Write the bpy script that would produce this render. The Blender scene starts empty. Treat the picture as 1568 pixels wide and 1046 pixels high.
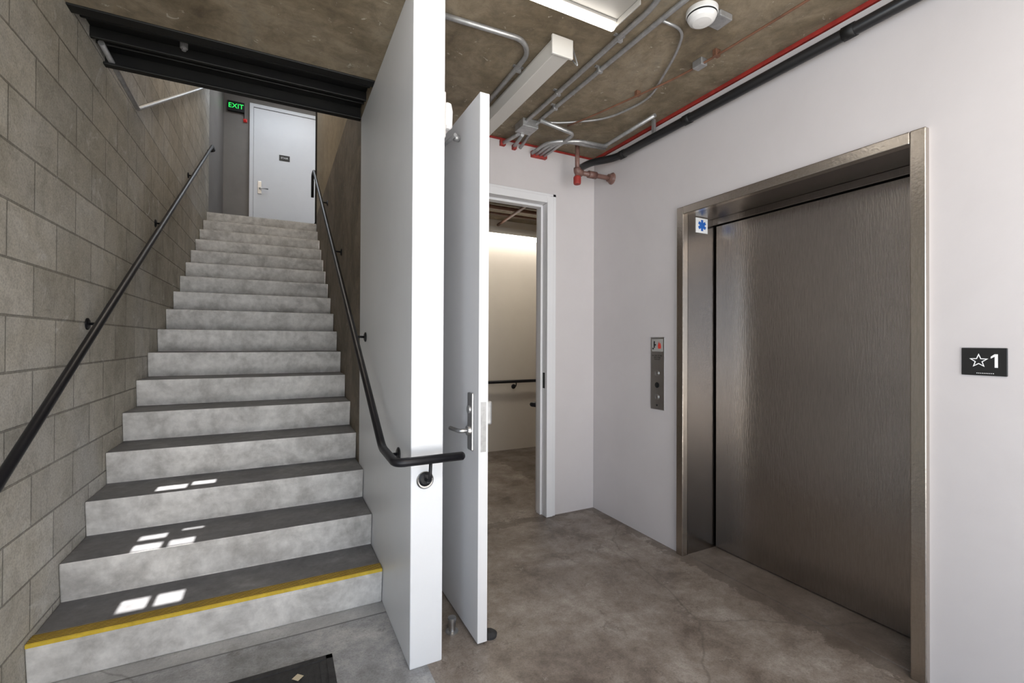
import bpy, bmesh, math
from mathutils import Vector, Matrix
import numpy as np
SC=bpy.context.scene; COL=bpy.context.collection
XL,XR,XP2,YB,XE,ZC=-.8473,.4866,.6231,3.0242,2.2832,2.83
Y0,TR,RI,NS=2.3921,.30,.178,17
ZU=RI*NS; YT=Y0+TR*(NS-1)

# ---------------- materials ----------------
def nodes(name):
    m=bpy.data.materials.new(name); m.use_nodes=True
    nt=m.node_tree; b=nt.nodes['Principled BSDF']; return m,nt,b
def mat(name,c,rough=.5,metal=0,emit=None,es=0):
    m,nt,b=nodes(name); b.inputs['Base Color'].default_value=(*c,1)
    b.inputs['Roughness'].default_value=rough; b.inputs['Metallic'].default_value=metal
    if emit: b.inputs['Emission Color'].default_value=(*emit,1); b.inputs['Emission Strength'].default_value=es
    return m
def N(nt,t,**k):
    n=nt.nodes.new(t)
    for a,v in k.items():
        if a in n.inputs: n.inputs[a].default_value=v
        else: setattr(n,a,v)
    return n
def pos(nt,scale=(1,1,1)):
    g=N(nt,'ShaderNodeNewGeometry'); mp=N(nt,'ShaderNodeMapping'); mp.inputs['Scale'].default_value=scale
    nt.links.new(g.outputs['Position'],mp.inputs['Vector']); return mp.outputs[0]
def noise(nt,vec,scale,detail=6,rough=.6,dist=0):
    n=N(nt,'ShaderNodeTexNoise'); n.inputs['Scale'].default_value=scale; n.inputs['Detail'].default_value=detail
    n.inputs['Roughness'].default_value=rough; n.inputs['Distortion'].default_value=dist
    nt.links.new(vec,n.inputs['Vector']); return n.outputs['Fac']
def ramp(nt,fac,stops):
    r=N(nt,'ShaderNodeValToRGB'); e=r.color_ramp.elements
    while len(e)<len(stops): e.new(.5)
    for i,(p,c) in enumerate(stops):
        e[i].position=p; e[i].color=(*c,1) if len(c)==3 else c
    nt.links.new(fac,r.inputs[0]); return r.outputs[0]
def mix(nt,fac,a,b,bt='MIX'):
    m=N(nt,'ShaderNodeMix'); m.data_type='RGBA'; m.blend_type=bt
    for s,v in ((0,fac),(6,a),(7,b)):
        if isinstance(v,(int,float)): m.inputs[s].default_value=v
        elif isinstance(v,tuple): m.inputs[s].default_value=(*v,1)
        else: nt.links.new(v,m.inputs[s])
    return m.outputs[2]
def mth(nt,op,a,b=None,c=None):
    n=N(nt,'ShaderNodeMath'); n.operation=op
    for i,v in enumerate((a,b,c)):
        if v is None: continue
        if isinstance(v,(int,float)): n.inputs[i].default_value=v
        else: nt.links.new(v,n.inputs[i])
    return n.outputs[0]
def bump(nt,b,h,st=.3,dist=.01):
    n=N(nt,'ShaderNodeBump'); n.inputs['Strength'].default_value=st; n.inputs['Distance'].default_value=dist
    nt.links.new(h,n.inputs['Height']); nt.links.new(n.outputs[0],b.inputs['Normal'])
def g(v): return (v,v,v)
def noisy(name,stops,scale=3,rough=.7,bst=.2,bscale=40,detail=8,metal=0,fine=None,sc=(1,1,1)):
    m,nt,b=nodes(name); v=pos(nt,sc); f=noise(nt,v,scale,detail,.65,.3)
    c=ramp(nt,f,stops)
    if fine:
        f2=noise(nt,v,fine[0],5,.6); c=mix(nt,fine[1],c,ramp(nt,f2,[(.3,g(.3)),(.7,g(1.0))]),'MULTIPLY')
    nt.links.new(c,b.inputs['Base Color']); b.inputs['Roughness'].default_value=rough; b.inputs['Metallic'].default_value=metal
    bump(nt,b,noise(nt,v,bscale,4),bst,.004); return m
def mixf(nt,f,k): return mth(nt,'MULTIPLY',f,k)
def cmu():
    m,nt,b=nodes('concrete_block')
    gg=N(nt,'ShaderNodeNewGeometry'); s=N(nt,'ShaderNodeSeparateXYZ'); c=N(nt,'ShaderNodeCombineXYZ')
    nt.links.new(gg.outputs['Position'],s.inputs[0]); nt.links.new(s.outputs['Y'],c.inputs[0]); nt.links.new(s.outputs['Z'],c.inputs[1])
    br=N(nt,'ShaderNodeTexBrick'); nt.links.new(c.outputs[0],br.inputs['Vector'])
    br.inputs['Scale'].default_value=1; br.inputs['Brick Width'].default_value=.4064; br.inputs['Row Height'].default_value=.2032
    br.inputs['Mortar Size'].default_value=.005; br.inputs['Mortar Smooth'].default_value=.5; br.inputs['Bias'].default_value=0
    br.inputs['Color1'].default_value=(.72,.71,.68,1); br.inputs['Color2'].default_value=(.57,.56,.53,1); br.inputs['Mortar'].default_value=(.36,.35,.33,1)
    p=gg.outputs['Position']
    big=ramp(nt,noise(nt,p,.9,7,.65,.6),[(.3,(.64,.60,.52)),(.48,(.90,.87,.80)),(.66,(1.0,1.0,1.0))])
    col=mix(nt,1.0,br.outputs['Color'],big,'MULTIPLY')
    # warmer, darker tone higher on the wall, stopping at ceiling level
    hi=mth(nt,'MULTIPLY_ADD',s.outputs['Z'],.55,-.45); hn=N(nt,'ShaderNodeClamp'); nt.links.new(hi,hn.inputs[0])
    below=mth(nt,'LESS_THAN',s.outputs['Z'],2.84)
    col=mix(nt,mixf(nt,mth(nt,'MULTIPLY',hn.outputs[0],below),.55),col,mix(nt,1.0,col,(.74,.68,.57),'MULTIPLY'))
    med=ramp(nt,noise(nt,p,7,8,.75,.8),[(.34,(.58,.57,.55)),(.56,g(1))]); col=mix(nt,.6,col,med,'MULTIPLY')
    fine=ramp(nt,noise(nt,p,110,4,.8),[(.36,g(.5)),(.56,g(1))])
    col=mix(nt,.6,col,fine,'MULTIPLY')
    sp=ramp(nt,noise(nt,p,5,9,.75,1.4),[(.58,g(0)),(.66,g(1))])
    col=mix(nt,mixf(nt,sp,.4),col,(.80,.80,.78))
    nt.links.new(col,b.inputs['Base Color']); b.inputs['Roughness'].default_value=.82
    h=mth(nt,'MULTIPLY_ADD',noise(nt,p,60,5,.8),.6,mth(nt,'MULTIPLY',br.outputs['Fac'],-1.2))
    bump(nt,b,h,.75,.006); return m
def ceil_mat(name,k=1.0,tint=(1,1,1)):
    m,nt,b=nodes(name); v=pos(nt)
    T=lambda c:tuple(c[i]*k*tint[i] for i in range(3))
    c=ramp(nt,noise(nt,v,1.7,9,.68,.8),[(.30,T((.12,.092,.058))),(.45,T((.195,.155,.102))),(.58,T((.27,.22,.155))),(.72,T((.21,.19,.15)))])
    c=mix(nt,.6,c,ramp(nt,noise(nt,v,12,8,.75,.5),[(.36,g(.45)),(.6,g(1))]),'MULTIPLY')
    sp=ramp(nt,noise(nt,v,17,4,.65,1.2),[(.665,g(0)),(.685,g(1))])
    c=mix(nt,mixf(nt,sp,.5),c,T((.56,.52,.44)))
    nt.links.new(c,b.inputs['Base Color']); b.inputs['Roughness'].default_value=.7
    bump(nt,b,noise(nt,v,20,6,.7),.35,.006); return m
def floor_mat():
    m,nt,b=nodes('floor_concrete'); v=pos(nt)
    c=ramp(nt,noise(nt,v,2.4,14,.8,.15),[(.38,(.125,.098,.08)),(.47,(.215,.178,.15)),(.54,(.275,.235,.205)),(.64,(.40,.36,.325))])
    c2=ramp(nt,noise(nt,v,2.6,14,.78,.15),[(.38,(.19,.19,.195)),(.5,(.31,.315,.33)),(.64,(.50,.50,.50))])
    s=N(nt,'ShaderNodeSeparateXYZ'); nt.links.new(v,s.inputs[0]); X,Y=s.outputs[0],s.outputs[1]
    left=mth(nt,'LESS_THAN',X,.56)
    c=mix(nt,left,c,c2)  # grey stair-side floor, bluish cast of the light painted into its colour
    c=mix(nt,.4,c,ramp(nt,noise(nt,v,120,4,.8),[(.40,g(.45)),(.52,g(1))]),'MULTIPLY')
    sc=ramp(nt,noise(nt,v,4.0,14,.82,.1),[(.575,g(0)),(.59,g(1))]); c=mix(nt,mixf(nt,sc,.45),c,(.085,.065,.052))
    sl=ramp(nt,noise(nt,v,8,14,.85,.1),[(.60,g(0)),(.62,g(1))]); c=mix(nt,mixf(nt,sl,.35),c,(.56,.53,.49))
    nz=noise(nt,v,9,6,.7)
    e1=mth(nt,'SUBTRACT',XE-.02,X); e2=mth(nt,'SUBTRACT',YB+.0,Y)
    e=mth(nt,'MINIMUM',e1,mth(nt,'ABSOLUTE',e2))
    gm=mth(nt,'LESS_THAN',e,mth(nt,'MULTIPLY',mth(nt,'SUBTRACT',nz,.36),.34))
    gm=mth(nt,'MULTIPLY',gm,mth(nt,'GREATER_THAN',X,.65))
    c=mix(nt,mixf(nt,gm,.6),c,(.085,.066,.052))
    st=mth(nt,'MULTIPLY',mth(nt,'GREATER_THAN',Y,2.315),mth(nt,'LESS_THAN',X,.487))
    c=mix(nt,mixf(nt,st,.30),c,(.60,.59,.57))
    jl=mth(nt,'MULTIPLY',mth(nt,'LESS_THAN',mth(nt,'ABSOLUTE',mth(nt,'SUBTRACT',Y,2.313)),.005),mth(nt,'LESS_THAN',X,.487)); c=mix(nt,mixf(nt,jl,.7),c,(.07,.07,.07))
    vo=N(nt,'ShaderNodeTexVoronoi'); vo.feature='DISTANCE_TO_EDGE'; vo.inputs['Scale'].default_value=.6
    nd=N(nt,'ShaderNodeMixRGB'); nd.inputs[0].default_value=.12; nn=N(nt,'ShaderNodeTexNoise'); nn.inputs['Scale'].default_value=4; nn.inputs['Detail'].default_value=8
    nt.links.new(v,nn.inputs['Vector']); nt.links.new(v,nd.inputs[1]); nt.links.new(nn.outputs['Color'],nd.inputs[2]); nt.links.new(nd.outputs[0],vo.inputs['Vector'])
    cr=ramp(nt,vo.outputs['Distance'],[(0,g(1)),(.003,g(0))]); c=mix(nt,mixf(nt,cr,.45),c,(.07,.06,.05))
    nt.links.new(c,b.inputs['Base Color'])
    nt.links.new(ramp(nt,noise(nt,v,5,8,.7),[(.35,g(.28)),(.65,g(.55))]),b.inputs['Roughness'])
    bump(nt,b,noise(nt,v,14,8,.7),.15,.004); return m
def steel(name,c,rough=.32,streak=.12,bst=.12,bs=(120,120,30),bd=.0006):
    m,nt,b=nodes(name); b.inputs['Metallic'].default_value=1
    f=noise(nt,pos(nt,(260,260,14)),1.0,4,.7)
    c2=mix(nt,1.0,c,ramp(nt,f,[(.3,g(1-streak*2)),(.7,g(1))]),'MULTIPLY')
    nt.links.new(c2,b.inputs['Base Color']); b.inputs['Roughness'].default_value=rough
    if bst: bump(nt,b,noise(nt,pos(nt,bs),1.0,2,.5),bst,bd)
    return m
M_cmu=cmu()
M_white=noisy('wall_paint_white',[(.3,(.56,.53,.53)),(.7,(.60,.57,.57))],2,.45,.06,60)
M_post=noisy('partition_paint',[(.3,(.72,.735,.76)),(.7,(.76,.775,.80))],2,.4,.05,60)
M_cream=noisy('corridor_paint',[(.3,(.64,.59,.52)),(.7,(.68,.63,.56))],2,.5,.06,60)
M_grayp=noisy('landing_paint',[(.3,(.18,.16,.145)),(.7,(.22,.20,.18))],2,.5,.06,60)
M_ceil=ceil_mat('ceiling_concrete',1.15); M_cw=ceil_mat('stained_concrete',.85,(1,1,1.05)); M_tan=noisy('tan_concrete',[(.3,(.34,.27,.17)),(.7,(.46,.37,.24))],2,.7,.2,30,fine=(18,.4))
M_floor=floor_mat()
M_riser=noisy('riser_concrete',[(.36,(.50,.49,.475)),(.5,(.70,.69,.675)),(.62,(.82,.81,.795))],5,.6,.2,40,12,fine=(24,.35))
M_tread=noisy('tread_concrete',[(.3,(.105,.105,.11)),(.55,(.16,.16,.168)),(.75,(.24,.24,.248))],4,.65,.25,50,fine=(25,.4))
M_black=mat('black_enamel',(.012,.012,.013),.3)
M_blackm=noisy('black_steel',[(.3,(.006,.006,.007)),(.7,(.012,.012,.011))],5,.5,.1,30); M_blackm.node_tree.nodes['Principled BSDF'].inputs['Specular IOR Level'].default_value=.3
M_rail=noisy('black_rail_paint',[(.3,(.006,.006,.008)),(.7,(.012,.012,.015))],6,.38,.1,30); M_rail.node_tree.nodes['Principled BSDF'].inputs['Specular IOR Level'].default_value=.3
M_elev=steel('elevator_steel',(.42,.385,.355),.27,.10,.6,(140,140,18),.0014); M_frame=steel('frame_steel',(.56,.51,.455),.27,.08,.6,(70,70,70),.0009); M_ss=steel('satin_steel',(.55,.55,.55),.3,.05,0)
M_jamb=steel('jamb_steel',(.27,.245,.225),.25,.08,.6,(140,140,18),.0012)
M_galv=noisy('galvanised_metal',[(.3,(.33,.33,.33)),(.7,(.50,.50,.50))],25,.45,.1,40,metal=.7)
M_copper=noisy('rusty_pipe',[(.3,(.12,.055,.032)),(.7,(.21,.10,.06))],12,.55,.1,40)
M_brown=noisy('sprinkler_pipe',[(.3,(.11,.05,.04)),(.7,(.24,.14,.115))],12,.45,.1,40)
M_red=noisy('red_firestop',[(.3,(.22,.02,.015)),(.7,(.42,.035,.025))],12,.6,.3,40)
M_door=noisy('door_paint',[(.3,(.70,.70,.715)),(.7,(.75,.75,.76))],1.5,.38,.03,60)
M_fix=mat('fixture_white',(.60,.58,.54),.4); M_hous=mat('fixture_housing',(.30,.285,.26),.5); M_lens=mat('led_lens',(1,1,1),.3,0,(1,.95,.88),9)
M_plastic=mat('white_plastic',(.75,.74,.72),.4)
M_yel=noisy('safety_yellow',[(.3,(.62,.42,.03)),(.7,(.80,.58,.06))],12,.55,.2,50,fine=(30,.3))
M_mat=noisy('rubber_mat',[(.3,(.018,.018,.02)),(.7,(.04,.04,.042))],30,.8,.4,200)
M_sign=mat('sign_black',(.012,.012,.012),.35); M_w=mat('sign_white',(.85,.85,.85),.5); M_blue=mat('sign_blue',(.02,.13,.5),.4); M_redp=mat('print_red',(.7,.05,.03),.5)
M_exit=mat('exit_green',(.02,.5,.08),.4,0,(.03,1,.15),1.0); M_redlamp=mat('red_lamp',(.5,.02,.02),.4,0,(1,.03,.02),.15)
M_dark=mat('dark_gap',(.01,.01,.01),.7)
M_ext=noisy('paving',[(.3,(.35,.34,.32)),(.7,(.5,.49,.47))],3,.8,.2,40)

# ---------------- mesh helpers ----------------
def finish(name,bm,mats,parent=None,smooth=False,bev=0):
    bm.normal_update()
    me=bpy.data.meshes.new(name); 
    vs=[v.co for v in bm.verts]
    lo=Vector((min(v.x for v in vs),min(v.y for v in vs),min(v.z for v in vs))); hi=Vector((max(v.x for v in vs),max(v.y for v in vs),max(v.z for v in vs)))
    c=(lo+hi)/2
    for v in bm.verts: v.co=v.co-c
    bm.to_mesh(me); bm.free()
    for m in (mats if isinstance(mats,(list,tuple)) else [mats]): me.materials.append(m)
    o=bpy.data.objects.new(name,me); COL.objects.link(o); o.location=c
    if smooth:
        for p in me.polygons: p.use_smooth=True
    if bev:
        b=o.modifiers.new('bevel','BEVEL'); b.width=bev; b.segments=2; b.limit_method='ANGLE'
    if parent:
        o.parent=parent; o.matrix_parent_inverse=Matrix.Translation(-parent.location)
    return o
def addbox(bm,lo,hi,mi=0):
    r=bmesh.ops.create_cube(bm,size=1)
    s=[hi[i]-lo[i] for i in range(3)]; c=[(hi[i]+lo[i])/2 for i in range(3)]
    for v in r['verts']: v.co=Vector([v.co[i]*s[i]+c[i] for i in range(3)])
    for f in {f for v in r['verts'] for f in v.link_faces}: f.material_index=mi
def boxes(name,L,mats,parent=None,bev=0):
    bm=bmesh.new()
    for b in L: addbox(bm,b[0],b[1],b[2] if len(b)>2 else 0)
    return finish(name,bm,mats,parent,False,bev)
def box(name,lo,hi,m,parent=None,bev=0): return boxes(name,[(lo,hi)],m,parent,bev)
def fillet(pts,rad,seg=8):
    P=[Vector(p) for p in pts]; out=[P[0]]
    for i in range(1,len(P)-1):
        a,b,c=P[i-1],P[i],P[i+1]; d1=(a-b); d2=(c-b); l=min(rad,d1.length*.48,d2.length*.48); d1.normalize(); d2.normalize()
        s,e=b+d1*l,b+d2*l
        for k in range(seg+1):
            t=k/seg; out.append(s*(1-t)**2+b*2*t*(1-t)+e*t*t)
    out.append(P[-1]); return out
def addtube(bm,pts,r,seg=12,rad=.0,mi=0):
    P=fillet(pts,rad) if rad>0 and len(pts)>2 else [Vector(p) for p in pts]
    rings=[]; n=None
    for i,p in enumerate(P):
        t=(P[min(i+1,len(P)-1)]-P[max(i-1,0)]).normalized()
        if n is None:
            n=t.orthogonal().normalized()
        else:
            n=(n-t*n.dot(t)).normalized()
        b=t.cross(n)
        rings.append([bm.verts.new(p+n*math.cos(2*math.pi*k/seg)*r+b*math.sin(2*math.pi*k/seg)*r) for k in range(seg)])
    fs=[]
    for a,b in zip(rings,rings[1:]):
        for k in range(seg):
            fs.append(bm.faces.new((a[k],a[(k+1)%seg],b[(k+1)%seg],b[k])))
    for f in fs: f.smooth=True
    fs.append(bm.faces.new(rings[0][::-1])); fs.append(bm.faces.new(rings[-1]))
    for f in fs: f.material_index=mi
def tube(name,pts,r,m,parent=None,rad=.0,seg=12):
    bm=bmesh.new(); addtube(bm,pts,r,seg,rad); return finish(name,bm,m,parent)
def tubes(name,L,m,parent=None):
    bm=bmesh.new()
    for t in L: addtube(bm,t[0],t[1],12,t[2] if len(t)>2 else 0)
    return finish(name,bm,m,parent)
def lathe(name,c,axis,prof,m,parent=None,seg=32):
    a=Vector(axis).normalized(); n=a.orthogonal().normalized(); b=a.cross(n); bm=bmesh.new(); c=Vector(c); rings=[]
    for r,h in prof:
        rings.append([bm.verts.new(c+a*h+(n*math.cos(2*math.pi*k/seg)+b*math.sin(2*math.pi*k/seg))*max(r,1e-4)) for k in range(seg)])
    for x,y in zip(rings,rings[1:]):
        for k in range(seg): bm.faces.new((x[k],x[(k+1)%seg],y[(k+1)%seg],y[k]))
    bm.faces.new(rings[0][::-1]); bm.faces.new(rings[-1]); bmesh.ops.recalc_face_normals(bm,faces=bm.faces)
    return finish(name,bm,m,parent)
def empty(name,loc):
    e=bpy.data.objects.new(name,None); COL.objects.link(e); e.location=loc; e.empty_display_size=.1; return e
def text(name,body,size,loc,xa,ya,m,parent,ext=.0008):
    cu=bpy.data.curves.new(name,'FONT'); cu.body=body; cu.size=size; cu.align_x='CENTER'; cu.align_y='CENTER'; cu.extrude=ext
    cu.materials.append(m); o=bpy.data.objects.new(name,cu); COL.objects.link(o)
    x=Vector(xa); y=Vector(ya); z=x.cross(y); M=Matrix((x,y,z)).transposed().to_4x4(); M.translation=Vector(loc)
    o.parent=parent; o.matrix_parent_inverse=Matrix.Translation(-parent.location); o.matrix_basis=M; return o

# ---------------- shell ----------------
YF=-5.0
box('floor',(XL-.15,YF,-.12),(4.4,5.25,0),M_floor)
boxes('ground_outside',[((-9,-16,-.14),(12,YF,-.02)),((-9,YF,-.14),(XL-.15,.3,-.02))],M_ext)
box('wall_left',(XL-.15,.35,0),(XL,7.4,5.75),M_cmu)
box('wall_left_landing',(XL-.15,7.4,3.0),(XL,9.2,5.75),M_grayp)
eY0,eY1,eH=.867,2.1316,2.19
boxes('wall_right',[((XE,YF,0),(XE+.16,eY0+.02,ZC-.03)),((XE,eY1-.02,0),(XE+.16,YB,ZC-.03)),((XE,eY0+.02,eH-.02),(XE+.16,eY1-.02,ZC-.03))],M_white)
oX0,oX1,oH=.77,1.83,2.40
boxes('wall_back',[((XP2,YB,0),(oX0-.02,YB+.15,ZC-.02)),((oX1+.02,YB,0),(4.4,YB+.15,ZC-.02)),((oX0-.02,YB,oH+.02),(oX1+.02,YB+.15,ZC-.02))],M_white)
box('wall_partition',(XR,1.857,0),(XP2,3.19,ZC),M_post,None,.004)
box('wall_stair_right',(XR,3.19,0),(XP2,YT,3.13),M_cw)
box('wall_stair_upper',(XR,3.23,3.13),(XP2,YT,5.75),M_tan)
box('wall_corridor_back',(XP2,5.1,0),(4.4,5.25,ZC),M_cream)
box('wall_corridor_right',(4.25,YB+.15,0),(4.4,5.1,ZC),M_cream)
box('wall_landing_back',(XL-.15,9.2,3.0),(2.6,9.35,5.75),M_grayp)
box('wall_landing_right',(2.45,YT,3.0),(2.6,9.2,5.75),M_grayp)
box('wall_upper_front',(XL,2.55,ZC+.2),(XR,2.70,5.75),M_tan)
boxes('ceiling',[((XL-.15,.3,ZC),(XE+.5,2.70,ZC+.2)),((XR,2.70,ZC),(4.4,3.19,ZC+.2)),((XP2,3.19,ZC),(4.4,5.25,ZC+.2))],M_ceil)
box('ceiling_upper',(XL-.15,2.5,5.75),(2.6,9.35,5.9),M_grayp)
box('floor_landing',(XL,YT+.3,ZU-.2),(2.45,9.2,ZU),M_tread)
boxes('trim_firestop',[((XE-.004,YF+5.3,ZC-.022),(XE+.1,YB,ZC)),((XP2,YB+.002,ZC-.02),(XE,YB+.1,ZC)),((1.43,YB-.03,2.765),(1.47,YB+.01,2.805)),((1.53,YB-.03,2.755),(1.56,YB+.01,2.79)),((1.69,YB-.03,2.73),(1.82,YB+.01,2.775))],M_red,None,.003)
sd=Vector((0.0,.82,-.572))
patch=[(-.605,-.505,2.50,2.60,RI),(-.475,-.375,2.50,2.60,RI),(-.60,-.49,2.83,2.885,2*RI),(-.60,-.49,2.70,2.77,2*RI),(-.46,-.36,2.70,2.77,2*RI),(-.43,-.34,2.89,2.91,2*RI),(-.575,-.44,3.04,3.12,3*RI),(-.42,-.31,3.08,3.15,3*RI)]
holes=[]
for x0,x1,y0,y1,z in patch:
    t=(ZC-z)/.572; holes.append((x0,x1,y0-.82*t,y1-.82*t))
xs=sorted({XL-.15,XE+.5,*[h[0] for h in holes],*[h[1] for h in holes]}); ys=sorted({YF,.3,*[h[2] for h in holes],*[h[3] for h in holes]})
bm=bmesh.new(); V={}
def vv(x,y):
    if (x,y) not in V: V[(x,y)]=bm.verts.new((x,y,ZC))
    return V[(x,y)]
for a,b in zip(xs,xs[1:]):
    for c,d in zip(ys,ys[1:]):
        mx,my=(a+b)/2,(c+d)/2
        if any(h[0]<mx<h[1] and h[2]<my<h[3] for h in holes): continue
        bm.faces.new((vv(a,c),vv(b,c),vv(b,d),vv(a,d)))
finish('sun_mask_sheet',bm,M_fix)  # added unseen sheet; its slots cut the sun into patches on the treads

# ---------------- staircase ----------------
st=empty('staircase',(-.18,4.8,0))
prof=[]
prof.append((Y0+.02,0))
for i in range(NS):
    y=Y0+i*TR; z=RI*(i+1)
    prof.append((y,z-.03)); prof.append((y,z)) 
    if i<NS-1: prof.append((y+TR+.02,z))
prof.append((YT+.3,ZU)); prof.append((YT+.3,0))
bm=bmesh.new(); a=[bm.verts.new((XL+.002,p[0],p[1])) for p in prof]; b=[bm.verts.new((XR-.002,p[0],p[1])) for p in prof]
n=len(prof)
for i in range(n):
    j=(i+1)%n; f=bm.faces.new((a[i],b[i],b[j],a[j]))
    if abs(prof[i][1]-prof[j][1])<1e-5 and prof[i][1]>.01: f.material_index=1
bm.faces.new(a); bm.faces.new(b[::-1]); bmesh.ops.recalc_face_normals(bm,faces=bm.faces)
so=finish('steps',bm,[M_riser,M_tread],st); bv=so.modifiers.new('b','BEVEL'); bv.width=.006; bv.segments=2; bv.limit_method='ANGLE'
L=[((XL+.004,Y0-.004,RI-.012),(XR-.004,Y0+.062,RI+.003))]
for k in range(5): L.append(((XL+.004,Y0+.006+k*.0118,RI+.003),(XR-.004,Y0+.0095+k*.0118,RI+.0045),1))
boxes('nosing_strip',L,[M_yel,mat('groove_dark',(.10,.07,.02),.8)],st)

sb=empty('steel_channel_beam',(-.18,2.96,2.88))
boxes('channel',[((XL,2.70,2.83),(XR,2.712,3.0)),((XL,2.70,2.822),(XR,2.765,2.834)),((XL,2.712,2.905),(XR,3.22,2.92)),((XL,3.19,2.822),(XR,3.235,2.834)),((XL,3.222,2.83),(XR,3.235,3.0)),
  ((XL,2.86,2.87),(XR,2.875,2.905)),((XL,2.99,2.85),(XR,3.01,2.905)),((XL,3.08,2.87),(XR,3.09,2.905))],M_blackm,sb,.003)
lathe('bolt',(-.45,2.93,2.87),(0,0,-1),[(.018,-.03),(.018,.0),(.01,.004),(.01,.012)],M_galv,sb,12)
tube('conduit',[(XL+.03,3.05,2.86),(XL+.03,3.74,2.83),(XL+.03,7.2,4.70)],.014,M_galv,None,.03).name='wall_conduit'

def bracket(nm,p,wall,parent):
    P=Vector(p); W=Vector(wall); d=(W-P); d.z=0; d.normalize()
    lathe(nm+'_plate',W,-d,[(.03,0),(.03,.005),(.02,.010),(.001,.011)],M_rail,parent,20)
    tube(nm+'_arm',[W-d*.006,(P.x+d.x*.012,P.y+d.y*.012,W.z+.002),(P.x,P.y,P.z-.01)],.007,M_rail,parent,.03,10)
hr=empty('handrail',(XR-.08,4,2))
def zr(y): return .88+.5933*(y-2.02)
pr=[(.675,1.775,.868),(XR-.08,1.775,.868),(XR-.08,2.03,.875),(XR-.08,6.55,zr(6.55)),(XR-.08,6.78,zr(6.55)+.02),(XR-.08,6.80,zr(6.55)-.28)]
tube('rail',pr,.0175,M_rail,hr,.04,16)
lathe('end_cap',(.675,1.775,.868),(1,0,0),[(.0175,0),(.016,.006),(.01,.012),(.001,.014)],M_rail,hr,16)
for i,y in enumerate((2.06,2.95,4.2,5.5)): bracket('bracket_%d'%(i+1),(XR-.08,y,zr(y)),(XR-.001,y,zr(y)-.07),hr)
bracket('bracket_end',(.545,1.775,.868),(.545,1.852,.77),hr)
lathe('bracket_disc',(.545,1.8565,.765),(0,-1,0),[(.036,0),(.036,.005),(.030,.010),(.001,.010)],M_ss,hr,24)
hl=empty('handrail',(XL+.08,4,2))
def zl(y): return .90+.586*(y-2.0)
tube('rail',[(XL+.01,1.5,.80),(XL+.08,1.5,.80),(XL+.08,1.85,.81),(XL+.08,7.02,zl(7.02)),(XL+.08,7.22,zl(7.02)+.01),(XL+.005,7.24,zl(7.02))],.0175,M_rail,hl,.04,16)
for i,y in enumerate((3.0,4.4,5.8)): bracket('bracket_%d'%(i+1),(XL+.08,y,zl(y)),(XL+.001,y,zl(y)-.07),hl)

# ---------------- elevator ----------------
ev=empty('elevator',(2.45,1.5,0)); iY0,iY1,iH=.92,2.08,2.14; DX=2.545
boxes('frame',[((XE-.025,iY1,0),(XE+.02,eY1,eH)),((XE-.025,eY0,0),(XE+.02,iY0,eH)),((XE-.025,iY0,iH),(XE+.02,iY1,eH))],M_frame,ev,.004)
boxes('reveal',[((XE+.02,iY1,0),(DX+.05,iY1+.03,iH+.03)),((XE+.02,iY0-.03,0),(DX+.05,iY0,iH+.03)),((XE+.02,iY0,iH),(DX+.05,iY1,iH+.03))],M_jamb,ev)
box('door_panel',(DX,iY0+.004,.012),(DX+.03,iY1-.012,2.095),M_elev,ev,.003)
box('header_gap',(DX+.035,iY0,0),(DX+.05,iY1,iH),M_dark,ev)
box('header_lip',(DX-.02,iY0,2.10),(DX+.03,iY1,iH),M_jamb,ev,.002)
boxes('sill',[((XE+.02,iY0,0),(DX+.035,iY1,.006))],M_floor,ev)
pl=empty('emergency_plaque',(2.42,iY1-.003,2.09))
box('plate',(2.37,iY1-.004,2.04),(2.475,iY1-.0005,2.145-.01),M_w,pl)
bm=bmesh.new()
for k in range(3):
    a=math.radians(60*k); c=Vector((2.4225,iY1-.0055-k*.0002,2.088))
    d=Vector((math.sin(a),0,math.cos(a)))*.036; e=Vector((math.cos(a),0,-math.sin(a)))*.010
    bm.faces.new([bm.verts.new(c+s*d+t*e) for s,t in ((1,1),(1,-1),(-1,-1),(-1,1))])
finish('star_of_life',bm,M_blue,pl)
cp=empty('elevator_call_panel',(XE-.004,2.315,1.125))
box('plate',(XE-.007,2.252,.885),(XE-.0005,2.378,1.372),M_ss,cp,.003)
for i,z in enumerate((.97,1.05,1.13)):
    lathe('button_%d'%(i+1),(XE-.007,2.315,z),(-1,0,0),[(.019,0),(.019,.003),(.014,.004),(.014,.007),(.001,.008)],[M_ss,M_blackm,M_ss][i],cp,24)
lathe('lock',(XE-.007,2.315,.915),(-1,0,0),[(.007,0),(.007,.004),(.001,.004)],M_dark,cp,16)
box('notice',(XE-.0085,2.265,1.275),(XE-.0065,2.365,1.36),mat('notice_grey',(.35,.34,.32),.5),cp)
Xm,Zp=(0,-1,0),(0,0,1)
bm=bmesh.new()
addbox(bm,(XE-.0100,2.335,1.30),(XE-.0085,2.345,1.345)); addbox(bm,(XE-.0100,2.345,1.29),(XE-.0085,2.357,1.30)); addbox(bm,(XE-.0100,2.325,1.315),(XE-.0085,2.335,1.325))
finish('pictogram_figure',bm,M_sign,cp)
bm=bmesh.new(); bm.faces.new([bm.verts.new((XE-.0095,2.292+a,1.295+b)) for a,b in ((-.012,0),(.012,0),(.016,.018),(.005,.05),(0,.03),(-.008,.04),(-.014,.016))]); finish('pictogram_flame',bm,M_redp,cp)
text('label','IN CASE OF FIRE\nUSE STAIRS\nFOR EXIT',.0125,(XE-.0075,2.315,1.235),Xm,Zp,M_sign,cp,.0002)
fs=empty('floor_level_sign',(XE-.004,.71,1.272))
box('plate',(XE-.006,.648,1.222),(XE-.0005,.770,1.322),M_sign,fs,.002)
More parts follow.
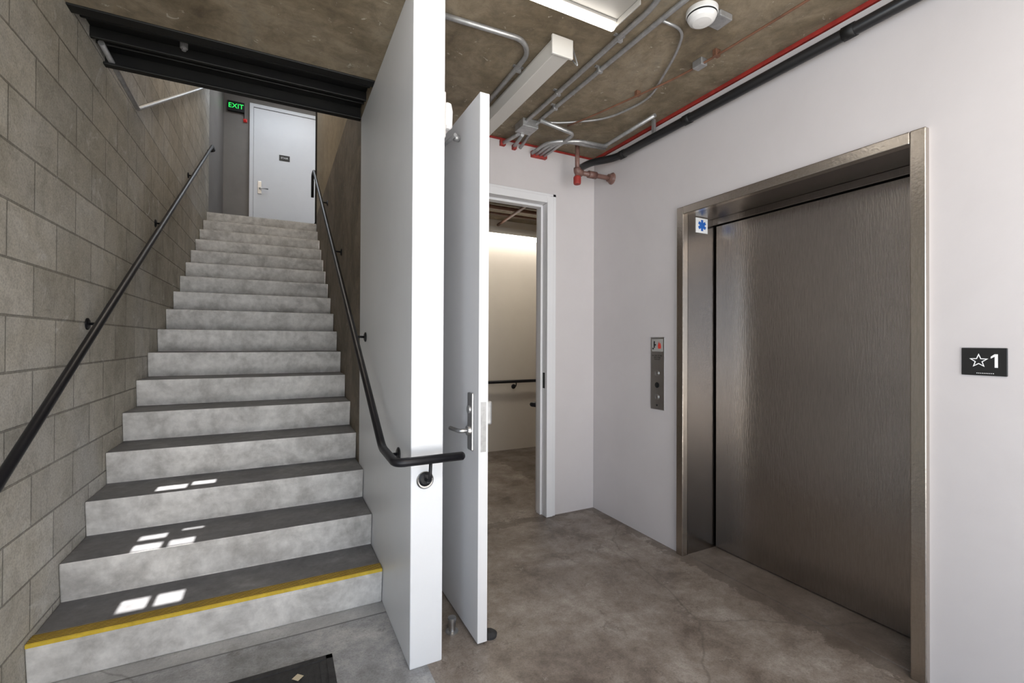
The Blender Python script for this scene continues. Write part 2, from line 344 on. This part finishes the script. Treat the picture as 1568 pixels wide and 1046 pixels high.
def star(cx,cz,R,r):
    P=[]
    for k in range(10):
        a=math.pi/2+k*math.pi/5; rr=R if k%2==0 else r
        P.append((cx-rr*math.cos(a),cz+rr*math.sin(a)))
    return P
bm=bmesh.new(); so_=star(.722,1.275,.027,.0115); si_=star(.722,1.275,.0195,.0078)
A=[bm.verts.new((XE-.0075,y,z)) for y,z in so_]; B=[bm.verts.new((XE-.0075,y,z)) for y,z in si_]
for k in range(10): bm.faces.new((A[k],A[(k+1)%10],B[(k+1)%10],B[k]))
finish('star',bm,M_w,fs)
bm=bmesh.new(); addbox(bm,(XE-.0078,.672,1.252),(XE-.006,.680,1.300)); 
bm.faces.new([bm.verts.new((XE-.0078,y,z)) for y,z in ((.680,1.300),(.680,1.291),(.690,1.284),(.690,1.291))])
finish('numeral',bm,M_w,fs)
text('braille','..........',.022,(XE-.007,.705,1.236),Xm,Zp,M_w,fs)

# ---------------- back door frame, open door ----------------
fr=empty('trim_doorframe',(1.3,YB,1.2)); yo=YB-.022
boxes('frame',[((oX1,yo,0),(oX1+.055,YB+.001,2.455)),((oX1,YB,0),(oX1+.02,YB+.15,oH)),((oX1-.016,YB+.05,0),(oX1+.002,YB+.11,oH)),
 ((oX0-.055,yo,0),(oX0,YB+.001,2.455)),((oX0-.02,YB,0),(oX0,YB+.15,oH)),
 ((oX0,yo,oH),(oX1,YB+.001,2.455)),((oX0,YB,oH),(oX1,YB+.15,oH+.02)),((oX0,YB+.05,oH-.018),(oX1-.016,YB+.11,oH+.002)),
 ((oX1+.053,yo+.008,0),(oX1+.082,YB+.001,2.475)),((oX0,yo+.008,2.453),(oX1+.082,YB+.001,2.475))],M_door,fr,.003)
box('strike_plate',(oX1-.001,YB+.01,.98),(oX1+.001,YB+.04,1.10),M_dark,fr)
dr=empty('door_1',(.81,2.4,1.2)); dx0,dx1,dy0,dy1=.788,.834,1.867,2.99
box('leaf',(dx0,dy0,.012),(dx1,dy1,2.44),M_door,dr,.002)
box('lever_plate',(dx0-.012,1.915,.845),(dx0,1.975,1.105),M_ss,dr,.008)
tube('lever',[(dx0-.01,1.945,.935),(dx0-.06,1.945,.935),(dx0-.062,2.06,.93)],.010,M_ss,dr,.02)
lathe('lever_rose',(dx0-.012,1.945,.935),(-1,0,0),[(.024,0),(.022,.012),(.012,.016),(.001,.016)],M_ss,dr,20)
lathe('key_cylinder',(dx0-.012,1.945,1.03),(-1,0,0),[(.018,0),(.017,.008),(.001,.009)],M_galv,dr,20)
box('panic_case',(dx1,1.89,.96),(dx1+.032,1.97,1.07),M_galv,dr,.01)
box('panic_rail',(dx1,1.97,.98),(dx1+.03,2.86,1.04),M_galv,dr,.008)
box('push_pad',(dx1+.028,2.02,.985),(dx1+.05,2.5,1.035),M_galv,dr,.008)
box('latch_edge',(dx0+.01,dy0-.001,.85),(dx1-.01,dy0+.001,1.07),M_galv,dr)
box('closer_body',(dx0-.05,2.55,2.32),(dx0,2.85,2.38),M_fix,dr,.008)
tubes('closer_arm',[([(dx0-.03,2.12,2.33),(dx0-.005,2.12,2.33)],.016),([(dx0-.03,2.10,2.335),(dx0-.04,2.35,2.345)],.009),([(dx0-.04,2.35,2.345),(dx0-.14,2.15,2.36)],.009),([(dx0-.14,2.15,2.36),(XP2+.001,2.15,2.36)],.014)],M_galv,dr)
for i,z in enumerate((.25,1.22,2.2)): tube('hinge_%d'%(i+1),[(dx0-.006,dy1-.004,z-.06),(dx0-.006,dy1-.004,z+.06)],.007,M_ss,dr)
lathe('holder_foot',(.866,1.915,0),(0,0,1),[(.034,0),(.036,.012),(.02,.024),(.001,.026)],M_mat,dr,20); box('holder_arm',(.8345,1.90,.01),(.85,1.93,.08),M_blackm,dr,.003)
wl=empty('wall_sconce',(XP2+.03,1.93,2.30))
box('base',(XP2,1.90,2.22),(XP2+.02,1.96,2.42),M_plastic,wl,.005)
lathe('glass',(XP2+.035,1.93,2.27),(0,0,1),[(.012,0),(.022,.01),(.024,.08),(.018,.11),(.001,.12)],M_w,wl,16)
lathe('door_stop',(.725,2.02,0),(0,0,1),[(.03,0),(.03,.004),(.016,.008),(.016,.05),(.019,.052),(.019,.066),(.001,.067)],M_ss,None,24)

h3=empty('handrail',(2.5,5,.85)); tube('rail',[(1.2,5.02,.85),(3.9,5.02,.85)],.019,M_rail,h3)
for i,x in enumerate((1.6,2.62,3.5)): bracket('bracket_%d'%(i+1),(x,5.02,.85),(x,5.099,.78),h3)
h4=empty('handrail',(2.5,3.25,.85)); tube('rail',[(1.87,3.19,.83),(1.83,3.26,.83),(3.9,3.26,.83)],.019,M_rail,h4,.03)
for i,x in enumerate((1.93,3.5)): bracket('bracket_%d'%(i+1),(x,3.26,.83),(x,YB+.151,.76),h4)

# ---------------- landing: door, exit sign ----------------
d2=empty('door_2',(.1,9.15,4.2)); ax0,ax1,az=-.40,.62,ZU+2.37
box('leaf',(ax0,9.15,ZU+.01),(ax1,9.195,az),M_door,d2,.002)
boxes('frame',[((ax0-.06,9.13,ZU),(ax0,9.2,az+.06)),((ax1,9.13,ZU),(ax1+.06,9.2,az+.06)),((ax0,9.13,az),(ax1,9.2,az+.06))],M_door,d2,.003)
box('frame_rabbet',(ax0-.004,9.145,ZU),(ax0+.004,9.152,az),M_dark,d2)
box('head_rabbet',(ax0,9.145,az-.004),(ax1,9.152,az+.004),M_dark,d2)
box('room_sign',(0.0,9.143,4.54),(.17,9.15,4.64),M_sign,d2,.002)
text('room_text','STAIR',.045,(.085,9.142,4.59),(1,0,0),(0,0,1),M_w,d2)
box('lever_plate',(-.33,9.135,3.9),(-.27,9.15,4.12),M_ss,d2,.004); tube('lever',[(-.30,9.14,3.99),(-.30,9.09,3.99),(-.17,9.09,3.985)],.011,M_ss,d2,.02)
ex=empty('exit_sign',(-.64,9.1,5.35))
box('housing',(-.79,9.14,5.26),(-.54,9.199,5.43),M_blackm,ex,.005)
text('letters','EXIT',.112,(-.665,9.137,5.345),(1,0,0),(0,0,1),M_exit,ex,.002)
box('lamp_base',(-.555,9.16,5.12),(-.50,9.199,5.17),M_redlamp,ex,.006); lathe('lamp_lens',(-.528,9.16,5.145),(0,-1,0),[(.018,0),(.016,.015),(.001,.02)],M_redlamp,ex,16)
box('lamp_stem',(-.548,9.17,5.16),(-.54,9.199,5.28),M_blackm,ex)
gp=empty('guard_post',(XR-.03,YT+.05,4.0)); boxes('post',[((XR-.02,YT+.002,ZU),(XR+.05,YT+.05,5.74)),((XR-.03,YT+.002,ZU),(XR+.06,YT+.06,ZU+.01))],M_blackm,gp)

# ---------------- ceiling services ----------------
s1=empty('strip_light',(.75,1.55,2.75))
boxes('housing',[((.08,1.46,2.765),(1.33,1.598,2.80)),((.08,1.47,2.80),(1.33,1.57,2.829)),((1.33,1.455,2.74),(1.338,1.64,2.808))],M_hous,s1,.004)
box('lens',(.08,1.607,2.728),(1.33,1.634,2.756),M_lens,s1,.008)
box('lens_tray',(.08,1.60,2.756),(1.33,1.64,2.775),M_hous,s1,.003)
box('hanger',(1.26,1.46,2.80),(1.30,1.68,2.829),M_galv,s1)
s2=empty('strip_light',(1.21,2.4,2.77))
boxes('housing',[((1.175,1.88,2.725),(1.265,3.0,2.80)),((1.19,1.9,2.80),(1.25,3.0,2.829)),((1.16,1.865,2.72),(1.28,1.88,2.815))],M_fix,s2,.004)
tube('cord',[(1.29,1.89,2.80),(1.32,1.88,2.70),(1.30,1.90,2.74)],.004,M_galv,s2,.03)
s3=empty('strip_light',(2.6,4.96,2.64)); box('housing',(1.9,4.92,2.62),(3.3,5.02,2.70),M_fix,s3,.004); box('lens',(1.9,4.92,2.575),(3.3,4.98,2.62),M_lens,s3,.01); boxes('hangers',[((2.1,4.96,2.70),(2.12,4.98,2.829)),((3.1,4.96,2.70),(3.12,4.98,2.829))],M_galv,s3)
cc=empty('corridor_pipes',(2.5,4.2,2.78)); tubes('pipes',[([(1.0,4.5,2.79),(4.2,4.5,2.79)],.02),([(1.0,4.62,2.76),(4.2,4.62,2.76)],.013),([(2.2,3.3,2.74),(2.35,5.0,2.74)],.016)],M_copper,cc); boxes('clips',[((1.8,4.48,2.78),(1.83,4.52,2.829)),((3.0,4.48,2.78),(3.03,4.52,2.829)),((2.20,3.5,2.74),(2.24,3.53,2.829))],M_galv,cc)
sm=empty('smoke_detector',(1.69,1.45,2.79))
lathe('base',(1.69,1.45,2.829),(0,0,-1),[(.068,0),(.068,.018),(.063,.022),(.063,.030),(.055,.045),(.04,.055),(.015,.058),(.001,.058)],M_plastic,sm,40)
lathe('grille',(1.69,1.45,2.806),(0,0,-1),[(.0645,0),(.0645,.006),(.001,.006)],M_blackm,sm,40)
box('mount_box',(1.75,1.40,2.80),(1.83,1.48,2.829),M_galv,sm,.004)
zc=2.812
cd=empty('ceiling_conduits',(1.5,2.2,2.8))
tubes('pipes',[
 ([(XP2,1.99,zc),(1.06,1.97,zc),(1.135,2.06,zc),(1.15,3.02,zc)],.013,.08),
 ([(1.36,1.25,zc),(1.46,1.5,zc),(1.47,2.62,zc),(1.47,2.76,zc)],.013,.08),
 ([(1.56,1.0,zc),(1.55,1.6,zc),(1.545,2.66,zc),(1.60,3.02,zc-.03)],.012,.08),
 ([(1.0,1.35,zc),(1.48,1.33,zc),(1.60,1.38,zc)],.012,.08),
 ([(1.56,1.56,zc),(1.70,1.56,zc),(1.80,1.70,zc),(2.0,2.1,zc),(1.93,2.42,zc),(1.70,2.60,zc),(1.56,2.66,zc)],.007,.12),
 ([(1.47,2.80,2.77),(1.45,YB-.03,2.78)],.013),
 ([(1.50,2.80,2.77),(1.54,YB-.03,2.775)],.013)],M_galv,cd)
boxes('junction_boxes',[((1.44,2.68,2.775),(1.56,2.80,2.829)),((1.955,1.68,2.79),(2.0,1.74,2.829))],M_galv,cd,.004)
L=[]
for k in range(4):
    q=k*.034; yy=YB-.03
    if k==3: P=[(1.69+q,yy,2.75),(1.69+q,2.78-q,2.75),(1.79,2.70-q,2.755),(1.52,2.70-q,2.79)]
    elif k==0: P=[(1.69,yy,2.75),(1.69,2.80,2.75),(1.78,2.72,2.755),(2.12,2.72,2.77),(2.14,2.2,2.79)]
    else: P=[(1.69+q,yy,2.75),(1.69+q,2.80-q*.6,2.75),(1.80+q,2.74-q,2.755),(2.15-q*.3,2.74-q,2.765)]
    L.append((P,.013,.09))
tubes('conduit_bundle',L,M_galv,cd)
L=[]
for x,y in ((1.15,2.2),(1.15,2.75),(1.47,1.75),(1.47,2.3),(1.545,2.0),(1.545,2.45)): L.append(((x-.03,y-.008,ZC-.006),(x+.03,y+.008,ZC-.0005))); L.append(((x-.015,y-.008,zc-.015),(x+.015,y+.008,ZC-.004)))
boxes('straps',L,M_galv,cd)
tube('copper_pipe',[(2.03,.5,2.80),(2.0,1.3,2.80),(1.97,1.8,2.80),(1.80,2.42,2.80),(1.74,2.6,2.80)],.006,M_copper,cd,.2)
boxes('clips',[((1.965,1.60,2.795),(2.0,1.62,2.829)),((1.88,2.08,2.80),(1.91,2.10,2.829))],M_copper,cd)
bp=empty('black_pipe',(2.235,1.5,2.71)); tube('pipe',[(2.235,-2,2.71),(2.235,2.70,2.71),(2.12,2.86,2.71),(2.12,3.02,2.71)],.027,M_black,bp,.09,18)
for i,y in enumerate((1.1,2.0,2.60)): tube('coupling_%d'%(i+1),[(2.235,y,2.71),(2.235,y+.05,2.71)],.031,M_blackm,bp)
boxes('hangers',[((2.225,.8,2.73),(2.245,.82,2.829)),((2.225,2.3,2.73),(2.245,2.32,2.829))],M_galv,bp)
sp=empty('sprinkler_pipe',(2.1,2.76,2.6))
tube('riser',[(1.96,2.80,2.829),(1.96,2.80,2.53)],.017,M_brown,sp); lathe('tee_cap',(1.96,2.80,2.50),(0,0,1),[(.024,0),(.028,.01),(.028,.05),(.022,.06),(.001,.06)],M_red,sp,20)
tube('branch',[(1.96,2.80,2.59),(XE,2.80,2.595)],.018,M_brown,sp); 
tube('elbow',[(1.96,2.80,2.62),(1.96,2.80,2.59),(2.0,2.80,2.59)],.027,M_brown,sp,.02)
tube('coupling',[(2.06,2.80,2.592),(2.13,2.80,2.593)],.027,M_brown,sp); lathe('escutcheon',(XE,2.80,2.595),(-1,0,0),[(.045,0),(.043,.006),(.03,.02),(.03,.035),(.001,.035)],M_brown,sp,24)

mt=empty('door_mat',(-.15,1.8,0)); box('base',(-.62,1.50,0),(.215,2.09,.008),M_mat,mt,.003)
L=[((-.62,1.50,.008),(.215,1.525,.012)),((-.62,2.065,.008),(.215,2.09,.012)),((-.62,1.5,.008),(-.595,2.09,.012)),((.19,1.5,.008),(.215,2.09,.012))]
for k in range(34): L.append(((-.58+k*.0225,1.54,.008),(-.567+k*.0225,2.05,.0105)))
boxes('ribs',L,M_mat,mt)
bm=bmesh.new(); c=Vector((.08,2.0,.0125)); bm.faces.new([bm.verts.new(c+Vector(d)*.022) for d in ((1,0,0),(0,1,0),(-1,0,0),(0,-1,0))]); finish('emblem',bm,mat('emblem',(.55,.48,.35),.6),mt)

# ---------------- lights ----------------
W=bpy.data.worlds.new('World'); SC.world=W; W.use_nodes=True; bg=W.node_tree.nodes['Background']
bg.inputs[0].default_value=(.66,.79,1,1); bg.inputs[1].default_value=.95
def area(name,loc,tgt,sx,sy,p,c):
    l=bpy.data.lights.new(name,'AREA'); l.shape='RECTANGLE'; l.size=sx; l.size_y=sy; l.energy=p; l.color=c
    o=bpy.data.objects.new(name,l); COL.objects.link(o); o.location=loc; o.rotation_euler=(Vector(tgt)-Vector(loc)).to_track_quat('-Z','Y').to_euler(); return o
s=bpy.data.lights.new('sun','SUN'); s.energy=45; s.angle=.004; s.color=(1,.97,.92); o=bpy.data.objects.new('sun',s); COL.objects.link(o); o.location=(0,-8,8); o.rotation_euler=sd.to_track_quat('-Z','Y').to_euler()
area('daylight_entrance',(.5,-2.4,1.5),(-.6,3,1.0),2.6,2.0,58,(.86,.93,1))
area('side_fill',(-2.3,-.5,1.5),(.5,2.4,1.3),2.2,2.0,60,(.66,.81,1))  # added lamp for an assumed left opening, brightens the partition's stair face
area('lobby_fill',(.9,-.2,2.72),(1.0,.2,0),1.3,.2,20,(1,.88,.76))  # added fill lamp out of view, no fixture there
area('corridor_lamp',(2.6,4.3,2.68),(2.6,4.3,0),1.3,.2,12,(1,.90,.76))
area('landing_fill',(.1,8.0,5.7),(.1,8.0,0),1.2,.8,24,(.85,.92,1))  # added lamp standing in for daylight from above, no fixture modelled
area('stairwell_fill',(-.2,5.0,5.7),(-.2,5.0,0),.8,2.0,34,(1,.88,.74))  # added overhead fill, warmed to tint the upper steps

# ---------------- camera ----------------
yaw,pitch,roll=[math.radians(v) for v in (26.9905,.3958,.2611)]
f=Vector((math.sin(yaw)*math.cos(pitch),math.cos(yaw)*math.cos(pitch),math.sin(pitch))); r=Vector((math.cos(yaw),-math.sin(yaw),0)); u=r.cross(f)
r2=r*math.cos(roll)+u*math.sin(roll); u2=u*math.cos(roll)-r*math.sin(roll)
cam=bpy.data.cameras.new('camera'); cam.lens=704.3889/1568*36; cam.sensor_width=36; cam.shift_y=-4.5376/1568; cam.clip_start=.02
co=bpy.data.objects.new('camera',cam); COL.objects.link(co); Mx=Matrix((r2,u2,-f)).transposed().to_4x4(); Mx.translation=Vector((0,0,1.3369)); co.matrix_world=Mx
SC.camera=co
SC.view_settings.view_transform='Standard'
